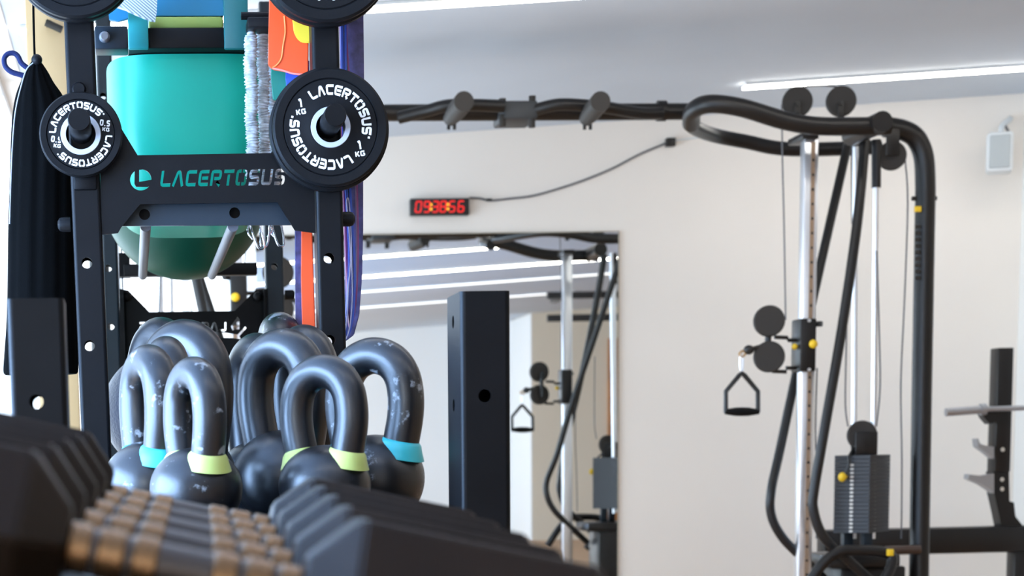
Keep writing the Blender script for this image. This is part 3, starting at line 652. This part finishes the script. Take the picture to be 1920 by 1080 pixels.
# plate pegs
pegs = {}
for key, (x, y) in {'left': (152, 249), 'right': (619, 239), 'left_top': (141, -83), 'right_top': (606, -86)}.items():
    a = at(x, y, Y0); L = .135 if key == 'left' else .125
    if key in ('left', 'right'): a = Vector((at(152 if key == 'left' else 615, y, Y0).x, Y0, a.z))
    B().tube([a+Vector((0, .004, 0)), a-Vector((0, L-.002, 0)), a-Vector((0, L, 0))], [.0185, .0185, .0172], 28).done('plate_peg', 'coat', rk); pegs[key] = a
# hooks for the hanging things, above the frame
for x, y, Yh, ln, nm in ((635, -30, 3.60, .06, 'band_hook'), (452, 30, 3.66, .06, 'band_hook'), (500, -20, 3.6, .09, 'band_hook')):
    c = at(x, y, Yh); B().tube([c, c+Vector((ln, 0, 0))], .007, 10).done(nm, 'coat', rk)
c = at(130, -40, Y0+.05); e_ = at(58, -40, Y0+.05); B().tube([c, e_], .008, 10).done('bag_hook', 'coat', rk)
# ------------------------------------------------------------------ weight plates on the pegs
def weight_plate(key, r, t, ydist, kg, rot, label, hub_r=.0345, text_r=.62, th=.165, dz=0, text=True, hubm='hub', kgmid=(0, 180), wide=.78):
    pg = pegs[key]; c = Vector((pg.x, Y0-ydist, pg.z-.0068+dz))
    e = empty('weight_plate', c, label, 'weight plate', 'round rubber plates on the rack pegs')
    hi = .0255
    prof = [(hi, 0), (hub_r, 0), (hub_r+.003, .0015), (r*.80, .0015), (r*.815, .0028), (r*.83, .0005), (r*.965, 0), (r, .004), (r, t-.004), (r*.965, t), (hi, t)]
    B().lathe(prof, c, (0, 1, 0), 96, closed=True).done('plate_body', 'rubber', e)
    B().lathe([(hi-.0005, -.0012), (hi+.0075, -.0012), (hi+.0085, .0005), (hi+.0085, .003), (hi-.0005, t*.6)], c, (0, 1, 0), 64, closed=True).done('hub_ring', hubm, e)
    if text:
        b = B(); ty = c.y+.0009; h = r*th
        arc_text(b, 'LACERTOSUS*', h, r*text_r, rot+90, ty, c.x, c.z, wide, .26); b.done('lettering', 'print', e, smooth=None)
        b = B(); arc_text(b, 'LACERTOSUS*', h, r*text_r, rot-90, ty, c.x, c.z, wide, .26); b.done('lettering', 'print', e, smooth=None)
        for a in kgmid:
            b = B(); x, z = c.x+r*.62*math.cos(R(rot+a)), c.z+r*.62*math.sin(R(rot+a)); k = 8 if kg != '1' else -9
            if kg == '1': k = -8
            flat_text(b, kg, r*.15 if kg == '1' else r*.14, x, z+r*.075, ty, -k, .8, .26); flat_text(b, 'KG', r*.085, x+.001, z-r*.075, ty, -k, .95, .28)
            b.done('weight_mark', 'print', e, smooth=None)
    return e
k_ = 3.465/3796
weight_plate('left', 76*k_, .018, .030, '0.5', 17, 'small black plate marked 0.5 KG on the lower left peg, in front', kgmid=(0, 181), text_r=.68, th=.16, wide=.86)
weight_plate('right', 106.5*k_, .020, .046, '1', -37, 'black plate marked 1 KG on the lower right peg, in front of a larger plate', kgmid=(0, 184), hub_r=.038, th=.165, text_r=.63)
weight_plate('right', 111.5*k_, .022, .024, '1', 0, 'larger black plate mostly hidden behind the one marked 1 KG', text=False)
weight_plate('left_top', 113*k_, .020, .050, '1', 14, 'black plate on the upper left peg cut by the top edge, frontmost of its stack', kgmid=(0, 180))
weight_plate('left_top', 114*k_, .020, .027, '1', 0, 'black plate with pale rim directly behind the frontmost one on the upper left peg', text=False)
weight_plate('right_top', 124*k_, .020, .050, '1.5', -62, 'large black plate on the upper right peg cut by the top edge, frontmost', kgmid=(0, 180))
weight_plate('right_top', 126*k_, .022, .026, '1', 0, 'large black plate behind the frontmost one on the upper right peg', text=False)
# ------------------------------------------------------------------ things kept in the rack
# teal ball squeezed between the posts and flattened against the shelf above
c0_, c1_ = at(203, 260, 3.98), at(512, 260, 3.98); zt, zb, zm = at(340, 91.5, 3.75).z-.001, at(345, 431, 4.05).z, at(345, 205, 4.05).z
tb = B().ell(((c0_.x+c1_.x)/2, 4.07, zm), (c1_.x-c0_.x)/2, .28, zm-zb, 4.6, 96, 72).done('exercise_ball', 'teal_ball', smooth=60, fn=lambda v: Vector((v.x, v.y, min(v.z, zt))))
tag(tb, 'bright teal exercise ball wedged between the rack posts above the name panel', 'ball')
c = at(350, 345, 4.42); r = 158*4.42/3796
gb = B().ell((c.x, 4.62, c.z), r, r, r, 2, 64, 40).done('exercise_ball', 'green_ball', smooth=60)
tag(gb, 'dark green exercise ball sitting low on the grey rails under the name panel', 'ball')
for x, y, Y, r, lb in ((303, 770, 4.05, .118, 'pebbled blue-black medicine ball behind the left kettlebells, beside the left post'), (497, 800, 4.19, .112, 'pebbled dark medicine ball low behind the middle kettlebell handles')):
    c = at(x, y, Y); o = B().ell((c.x, Y, LZ+r), r, r, r, 2, 64, 40).done('medicine_ball', 'slam', smooth=60); tag(o, lb, 'ball', 'pebbled medicine balls')
# weight disc standing at the rear with a white figure
c = at(424, 690, 4.7); dd = empty('rubber_disc', (c.x, 4.7, LZ), 'black rubber disc with white figures 12 standing at the back of the rack shelf', 'weight plate')
rr = c.z-LZ if c.z-LZ > .05 else .12
zc2 = LZ+.15; B().lathe([(.0255, 0), (.14, 0), (.15, .006), (.15, .034), (.14, .04), (.0255, .04)], (c.x, 4.7, zc2), (0, 1, 0), 64, closed=True).done('disc_body', 'rubber', dd)
b = B(); t = at(410, 667, 4.699); flat_text(b, '12', .026, t.x, t.z, 4.6985, 0, 1, .24); t = at(405, 643, 4.699); b.box((t.x-.006, 4.698, t.z-.002), (t.x+.006, 4.699, t.z+.002)); b.done('figures', 'print', dd, smooth=None)
# things on the top shelf (foam mats) and draped over it
def slab(x0, y0, x1, y1, Y, dep, name, m, label, cat, bev=.006, grp=None, zmin=None):
    p, q = at(x0, y1, Y), at(x1, y0, Y); z0 = p.z if zmin is None else zmin
    o = B().box((p.x, Y, z0), (q.x, Y+dep, q.z), bev).done(name, m, smooth=40); tag(o, label, cat, grp); return o
slab(279, 30, 419, 51, 3.76, .5, 'foam_mat', 'lime', 'lime green foam mat on the top shelf, under the blue one', 'mat', zmin=SHZ+.0005)
zl = at(300, 30, 3.76).z
p, q = at(279, 30, 3.77), at(419, -30, 3.77)
b = B(); n = 14
for i in range(n+1): pass
b.poly([at(x, y, 3.77) for x, y in ((279, 29.5), (419, 29.5), (419, -30), (279, -30))], (0, .45, 0)); o = b.done('foam_mat', 'mat_blue', smooth=None); tag(o, 'blue foam mat on the top shelf, lying over the lime green one', 'mat')
slab(241, 22, 277, 91.5, 3.735, .014, 'exercise_band', 'teal', 'flat teal band hanging over the left end of the top shelf', 'exercise band', .003)
slab(421, -30, 464, 91.5, 3.735, .014, 'exercise_band', 'teal_dark', 'flat dark teal band hanging over the right end of the top shelf', 'exercise band', .003)
b = B(); pts = [at(x, y, 3.70) for x, y in ((222, 8), (228, -30), (296, -30), (294, 20), (291, 39), (283, 38), (262, 30), (240, 20))]
o = b.poly(pts, (0, .012, 0)).done('towel', 'towel', smooth=None); tag(o, 'grey ribbed cloth draped from the shelf beside the upper left plate', 'towel')
b = B().poly([at(x, y, 3.715) for x, y in ((204, 27), (215, 14), (240, 22), (240, 34), (222, 40), (205, 36))], (0, .01, 0)); o = b.done('exercise_band', 'mat_blue', smooth=None); tag(o, 'short end of a bright blue band poking out under the grey cloth', 'exercise band')
# corrugated resistance tubes with carabiners
for i, (x, y0, y1, Y, rp) in enumerate(((469, 56, 392, 3.66, 12.5), (491, 46, 388, 3.684, 12), (507, 52, 388, 3.715, 11))):
    lb = ('white corrugated elastic sleeve hanging nearest the teal ball', 'white corrugated elastic sleeve between two others beside the teal ball', 'white corrugated elastic sleeve nearest the orange band')[i]
    a, c = at(x, y0, Y), at(x+(6, 7, 8)[i], y1, Y); e = empty('resistance_tube', a, lb, 'resistance tube', 'elastic tubes with carabiners')
    n = 420; pts = []; rs = []; rw = random.Random(i); phs = 0
    for k in range(n+1):
        t = k/n; wob = .0012*math.sin(t*23+i)+.0008*math.sin(t*61+2*i)
        phs += .95*(1+.3*math.sin(k*.37+i)); pts.append(a.lerp(c, t)+Vector((wob, .001*math.sin(t*40), 0)))
        taper = min(1, .35+t*16, .45+(1-t)*10)
        rs.append(rp*Y/3796*taper*(.90+.13*math.sin(phs)+.03*math.sin(k*.21+i)))
    B().tube(pts, rs, 16).done('sleeve', 'sleeve', e, smooth=70)
    top = at(x, y0-14, Y); B().tube(spline([a, top, top+Vector((0, .012, .004)), a+Vector((0, .012, 0))], 4), .0028, 8).done('hanging_loop', 'fabric_black', e)
    B().tube([c, c-Vector((0, 0, .012)), c-Vector((0, 0, .020))], [.008, .0085, .005], 12).done('end_cap', 'steel', e)
    b0 = c-Vector((0, 0, .018)); s = (1, -1, 1)[i]; tl = (.25, -.1, .2)[i]
    loop = [(0, 0), (.008, -.010), (.007, -.045), (0, -.052), (-.006, -.045), (-.008, -.010)]
    B().tube(spline([b0+Vector((u_+tl*abs(v_), 0, v_)) for u_, v_ in loop], 5, True), .0018, 8, closed=True).done('carabiner', 'chrome', e)
    B().tube(spline([b0+Vector((-.004, .004, 0)), b0+Vector((-.011*s, .004, -.02)), b0+Vector((-.002*s, .004, -.034))], 5), .0016, 8).done('clip_hook', 'chrome', e)
# folded latex bands on the hook
def band_poly(name, pts, Y, th, m, label, cat='exercise band'):
    b = B(); b.poly([at(x, y, Y) for x, y in pts], (0, th, 0)); bmesh.ops.bevel(b.bm, geom=b.bm.edges[:], offset=.0015, segments=2, affect='EDGES')
    o = b.done(name, m, smooth=50); tag(o, label, cat, 'flat latex bands hanging in the rack'); return o
ob = band_poly('exercise_band', ((506, -30), (580, -30), (578, 141), (560, 139), (540, 134), (512, 129), (503, 120), (504, 60)), 3.58, .012, 'orange', 'wide bright orange latex band folded over the hook beside the right post')
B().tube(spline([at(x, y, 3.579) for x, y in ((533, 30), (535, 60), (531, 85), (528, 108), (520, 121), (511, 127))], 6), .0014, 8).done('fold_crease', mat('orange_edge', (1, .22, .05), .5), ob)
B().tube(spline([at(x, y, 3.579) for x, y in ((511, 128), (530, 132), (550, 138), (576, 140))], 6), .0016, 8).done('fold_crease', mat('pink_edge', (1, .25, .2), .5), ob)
band_poly('exercise_band', ((549, 38), (552, -20), (582, -20), (582, 80), (566, 79), (557, 71), (551, 58)), 3.566, .008, 'yellow', 'yellow latex band tongue lying on the orange band')
band_poly('exercise_band', ((508, 100), (540, 105), (541, 186), (527, 188), (512, 187), (509, 150)), 3.61, .010, 'green', 'dark green latex band end hanging below the orange band')
band_poly('exercise_band', ((537, 110), (580, 112), (580, 200), (540, 200), (536, 145)), 3.595, .010, 'blue', 'royal blue latex band hanging between the green band and the right post')
band_poly('exercise_band', ((566, 380), (584, 380), (594, 700), (569, 700), (565, 520)), 3.62, .010, 'orange', 'long narrow orange latex band running down behind the right post')
band_poly('exercise_band', ((553, 380), (566, 380), (568, 640), (556, 700), (554, 560)), 3.64, .010, 'purple', 'dark navy band running down just left of the narrow orange one')
# tall loop bands right of the post
def loop_band(outline, Y, wd, th, m, label, edge=None):
    """closed strap loop hanging from a hook; outline = centre line pixels down one side and up the other"""
    pts = spline([at(x, y, Y) for x, y in outline], 8, True); b = B(); n = len(pts); L = []
    for i in range(n):
        t = (pts[(i+1) % n]-pts[i-1]).normalized(); nr = Vector((-t.z, 0, t.x))
        L.append([b.bm.verts.new(pts[i]+nr*s*th/2+Vector((0, q*wd/2, 0))) for s, q in ((1, -1), (1, 1), (-1, 1), (-1, -1))])
    for i in range(n):
        for k in range(4): b.bm.faces.new((L[i][k], L[i][(k+1) % 4], L[(i+1) % n][(k+1) % 4], L[(i+1) % n][k]))
    o = b.done('loop_band', m, smooth=50); tag(o, label, 'resistance band', 'long loop bands right of the rack post')
    return o
band_poly('loop_band', ((651, -30), (681, -30), (683, 160), (681, 300), (681, 430), (679, 520), (674, 590), (664, 628), (648, 640), (646, 400), (642, 200), (641, 40)), 3.63, .012, 'purple', 'broad dark purple latex loop band hanging along the right post', 'resistance band')
loop_band(((636, -20), (640, 100), (641, 250), (647, 430), (652, 560), (656, 612), (661, 600), (668, 540), (670, 430), (664, 250), (650, 100), (646, -20)), 3.60, .022, .0028, 'magenta', 'thin magenta-edged loop band hanging in front of the purple one')
loop_band(((640, -20), (643, 200), (650, 380), (655, 470), (652, 560), (648, 618), (652, 628), (660, 600), (664, 540), (663, 470), (658, 400), (648, 200), (646, -20)), 3.585, .018, .004, 'blue', 'blue loop band hanging innermost beside the right post')
loop_band(((650, 380), (655, 440), (657, 490), (653, 540), (650, 600), (645, 632), (649, 634), (656, 610), (660, 560), (659, 490), (658, 440), (654, 378)), 3.575, .006, .0018, 'white_edge', 'thin pale blue loop cord shining in front of the blue band')
# ------------------------------------------------------------------ black drawstring bag
bg_Y = 3.62
bag = empty('drawstring_bag', at(70, 115, bg_Y), 'long black drawstring bag hanging at the left of the rack', 'bag')
prof = [(112, 62, 74), (120, 56, 80), (135, 46, 90), (155, 38, 101), (180, 29, 118), (215, 23, 133), (260, 20, 140), (330, 18, 143), (420, 15, 144), (520, 14, 145), (600, 12, 146), (660, 8, 147), (694, 6, 147), (702, 10, 144)]
b = B(); rings = []; seg = 72
fine = spline([Vector(p) for p in prof], 5)
for j, v in enumerate(fine):
    l, rr_ = at(v.y, v.x, bg_Y), at(v.z, v.x, bg_Y); c = (l+rr_)/2; hw = (rr_.x-l.x)/2; dp = min(.05, hw*.8+.004); tt = j/len(fine)
    fold = .08*(1-tt)+.012; ring = []
    for k in range(seg):
        a = 2*math.pi*k/seg; f = 1+fold*math.sin(9*a+1.2*math.sin(tt*3))*.6+fold*.5*math.sin(17*a+tt*4)
        f = min(f, 1.06)
        ring.append(b.bm.verts.new((c.x+hw*math.cos(a)*min(f, 1.0), c.y+dp*math.sin(a)*f, c.z)))
    rings.append(ring)
for i in range(len(rings)-1):
    for k in range(seg): b.bm.faces.new((rings[i][k], rings[i][(k+1) % seg], rings[i+1][(k+1) % seg], rings[i+1][k]))
b.bm.faces.new(rings[-1]); b.bm.faces.new(rings[0][::-1])
b.done('bag_body', 'fabric_black', bag, smooth=60)
B().tube(spline([at(x, y, bg_Y-.01) for x, y in ((52, 128), (40, 118), (34, 106), (26, 100), (15, 101), (8, 110), (10, 124), (20, 134), (34, 139), (46, 142))], 6), .0045, 10).done('carry_loop', 'navy', bag)
B().ell(at(69, 112, bg_Y-.012), .0095, .009, .0095, nu=20, nv=14).done('cord_lock', 'rubber', bag)
B().tube(spline([at(x, y, bg_Y-.005) for x, y in ((62, -40), (63, 40), (65, 106))], 6), .002, 8).done('hanging_cord', 'fabric_black', bag)
B().tube(spline([at(x, y, bg_Y-.045) for x, y in ((62, 118), (50, 130), (40, 160), (28, 215), (22, 300), (18, 420))], 6), .0011, 6).done('drawstring', mat('grey_string', (.3, .32, .36), .7), bag)
# ================================================================== KETTLEBELLS on their shelf
KZ = at(365, 992, 2.75).z
xa, xb = at(150, 950, 2.95).x-.02, at(850, 950, 2.95).x
ks = empty('kettlebell_shelf', ((xa+xb)/2, 3.05, 0), 'low black shelf carrying the kettlebells in front of the storage rack', 'shelf')
B().box((xa, 2.62, KZ-.03), (xb, 3.48, KZ), .004).box((at(200, 900, 3.5).x, 3.47, KZ-.03), (at(592, 900, 3.5).x, 3.78, KZ), .004).done('shelf_top', 'coat_lit', ks)
for x in (xa+.03, xb-.03):
    for y in (2.66, 3.43): B().box((x-.025, y-.025, 0), (x+.025, y+.025, KZ-.03), .003).done('leg', 'coat', ks)
HP = [(.50, .18), (.555, .45), (.64, .82), (.72, 1.22), (.735, 1.60), (.65, 2.0), (.40, 2.30), (0, 2.42)]
def kettlebell(x, ytop, Y, rot, ring, label, worn=False, sc=None):
    X = at(x, 800, Y).x; zt = at(x, ytop, Y).z; r = (zt-KZ)/3.66; c = Vector((X, Y, KZ+.88*r))
    rb = r*(sc or 1.0); c.z = KZ+.88*rb
    e = empty('kettlebell', (X, Y, KZ), label, 'kettlebell', 'cast iron kettlebells on the shelf')
    m = 'kb_worn' if worn else 'kb'
    prof = [(0, -.88)]+[(math.cos(R(a)), math.sin(R(a))) for a in range(-60, 91, 6)]
    prof = [(0, -.88), (.44, -.88), (.50, -.86)]+[(math.cos(R(a)), math.sin(R(a))*(1 if a < 0 else .86)) for a in range(-56, 85, 5)]+[(0, .86)]
    B().lathe([(p*rb, q*rb) for p, q in prof], c, (0, 0, 1), 64).done('bell', m, e, smooth=40)
    hp = [Vector((u_, 0, v_)) for u_, v_ in HP]; full = hp+[Vector((-p.x, 0, p.z)) for p in hp[-2::-1]]
    pts = spline(full, 8); Rz = Matrix.Rotation(R(-rot), 3, 'Z'); hr_ = .362
    top = (zt-c.z); k = top/(2.42+hr_)
    pts = [c+Rz @ Vector((p.x*rb, 0, p.z*k)) for p in pts]
    n = len(pts); rs = [r*hr_*(1+.10*max(0, 1-min(i, n-1-i)/10)) for i in range(n)]
    B().tube(pts, rs, 28).done('handle', m, e, smooth=60)
    if ring:
        for i0 in (0, n-1):
            sg_ = 1 if i0 == 0 else -1; a, b2 = pts[i0+sg_*7], pts[i0+sg_*14]; d = (b2-a).normalized(); L_ = .30*rb
            B().tube([a-d*.012*rb, a, a+d*L_*.5, a+d*L_*.94, a+d*L_, a+d*(L_+.003)], [r*hr_*1.40, r*hr_*1.46, r*hr_*1.28, r*hr_*1.15, r*hr_*1.10, r*hr_*1.0], 32).done('colour_band', ring, e, smooth=50)
    return e
kettlebell(281, 645, 2.90, 70, 'ring_teal', 'worn kettlebell with teal bands, leftmost of the front ones', True)
kettlebell(365, 668, 2.75, 66, 'ring_lime', 'kettlebell with lime bands, second from the left in front', True)
kettlebell(607, 664, 2.75, 42, 'ring_lime', 'front kettlebell with two lime bands and an open round handle', False)
kettlebell(702, 632, 2.89, 38, 'ring_teal', 'kettlebell with teal bands standing furthest right', True)
kettlebell(531, 615, 3.04, 48, None, 'large plain black kettlebell just left of the lime banded round handle')
kettlebell(484, 622, 3.40, 62, None, 'plain kettlebell with dark narrow handle, behind the large plain one on its left', False, .86)
kettlebell(571, 607, 3.24, 64, None, 'plain kettlebell whose brown handle top shows right of the large plain one', False, .9)
kettlebell(527, 583, 3.66, 85, None, 'rough kettlebell at the back with a chipped rusty handle top', True, .84)
kettlebell(348, 597, 3.22, 40, None, 'big plain kettlebell behind the two front left ones, bluish broad handle', False, .92)
kettlebell(315, 627, 3.06, 78, None, 'plain brownish kettlebell squeezed between the two front left ones', False, .78)
kettlebell(305, 592, 3.45, 60, None, 'dark kettlebell at the very back left, only its handle top showing', False, .82)
# ================================================================== DUMBBELL RACK in the foreground
dk = empty('dumbbell_rack', (.05, 1.5, 0), 'black dumbbell rack whose two square end posts rise left and right', 'rack')
def hp(x, y, Y): v = at(x, y, Y); return (v.x, v.z)
a, c = at(13, 560, 2.2), at(119, 560, 2.2)
post('end_post', a.x, c.x, 2.2, 2.29, 0, a.z, 'coat', dk, [hp(68, 753, 2.2)], r=.006, hr=.0078, lean=0)
a, c = at(863, 546, 2.6), at(957, 546, 2.6)
post('end_post', a.x, c.x, 2.6, 2.715, 0, a.z, 'coat', dk, [hp(909, 742, 2.6)], [(2.66, at(846, 604, 2.66).z), (2.66, at(848, 760, 2.66).z)], r=.007, hr=.0085)
TILT = R(-12.8)
rotY = Matrix.Rotation(-TILT, 3, 'Y')
B().box((-.20, 1.0, -.012), (.30, 2.05, -.002), .002).done('tray', 'coat', dk, fn=lambda v: rotY @ Vector((v.x-.045, v.y, v.z))+Vector((.045, 0, EYE-.13)))
B().box((-.23, 2.05, .5), (.47, 2.10, .58), .004).done('end_rail', 'coat', dk)
for x in (-.2, .3): B().box((x-.025, 2.0, 0), (x+.025, 2.05, EYE-.2), .003).done('leg', 'coat', dk)
for x in (-.2, .3): B().box((x-.025, .98, 0), (x+.025, 1.03, EYE-.26), .003).done('leg', 'coat', dk)
for x in (-.2, .3): B().box((x-.02, .98, .1), (x+.02, 2.05, .15), .003).done('side_rail', 'coat', dk)
def dumbbell(Y, xc, zc, half, hl, label, dhead):
    """hexagonal rubber dumbbell, handle axis across the rack and sloping down to the right"""
    e = empty('dumbbell', (xc, Y, EYE+zc), label, 'dumbbell', 'row of hexagonal rubber dumbbells')
    ctr = Vector((xc, Y, EYE+zc)); fn = lambda v: ctr+rotY @ v
    hd = B().tube([(-hl-.004, 0, 0), (hl+.004, 0, 0)], .0125, 24).done('handle', 'bronze_dark', e, fn=fn)
    u = 2*hl
    for s in (-1, 1):
        for f0, f1 in ((.80, 1.0), (.51, .75), (.23, .45)):
            B().tube([(s*hl*f0, 0, 0), (s*hl*(f0+.02), 0, 0), (s*hl*(f1-.02), 0, 0), (s*hl*f1, 0, 0)], [.0132, .0145, .0145, .0132], 24).done('grip_band', 'bronze', hd, fn=fn)
    for s in (-1, 1):
        b = B(); rad = half/math.cos(R(30))
        st = [(hl, rad-.031), (hl+.026, rad), (hl+dhead-.026, rad), (hl+dhead, rad-.031)]
        rings = [[b.bm.verts.new((s*x, rr*math.cos(R(60*k)), rr*math.sin(R(60*k)))) for k in range(6)] for x, rr in st]
        for i in range(len(rings)-1):
            for k in range(6): b.bm.faces.new((rings[i][k], rings[i][(k+1) % 6], rings[i+1][(k+1) % 6], rings[i+1][k]))
        b.bm.faces.new(rings[0]); b.bm.faces.new(rings[-1][::-1])
        bmesh.ops.bevel(b.bm, geom=[e_ for e_ in b.bm.edges], offset=.0018, segments=2, affect='EDGES')
        hh_ = b.done('hex_head', 'rubber_hex', e, fn=fn, smooth=40)
        B().lathe([(0, hl+dhead+.0), (.03, hl+dhead), (.03, hl+dhead+.001), (0, hl+dhead+.001)], (0, 0, 0), (s, 0, 0), 24).done('end_disc', 'rubber', hh_, fn=fn)
    return e
ords = ('furthest hexagonal dumbbell of the foreground row, next to the kettlebells', 'second hexagonal dumbbell from the kettlebells in the foreground row', 'third hexagonal dumbbell from the kettlebells in the foreground row', 'fourth hexagonal dumbbell from the kettlebells in the foreground row', 'hexagonal dumbbell of the foreground row nearest the lower picture edge')
for i, Y in enumerate((1.65, 1.515, 1.38, 1.25, 1.12)):
    t = i/4
    dumbbell(Y, .045-.018*t, -.046-.014*t, .052-.004*t, .066, ords[i], .185)
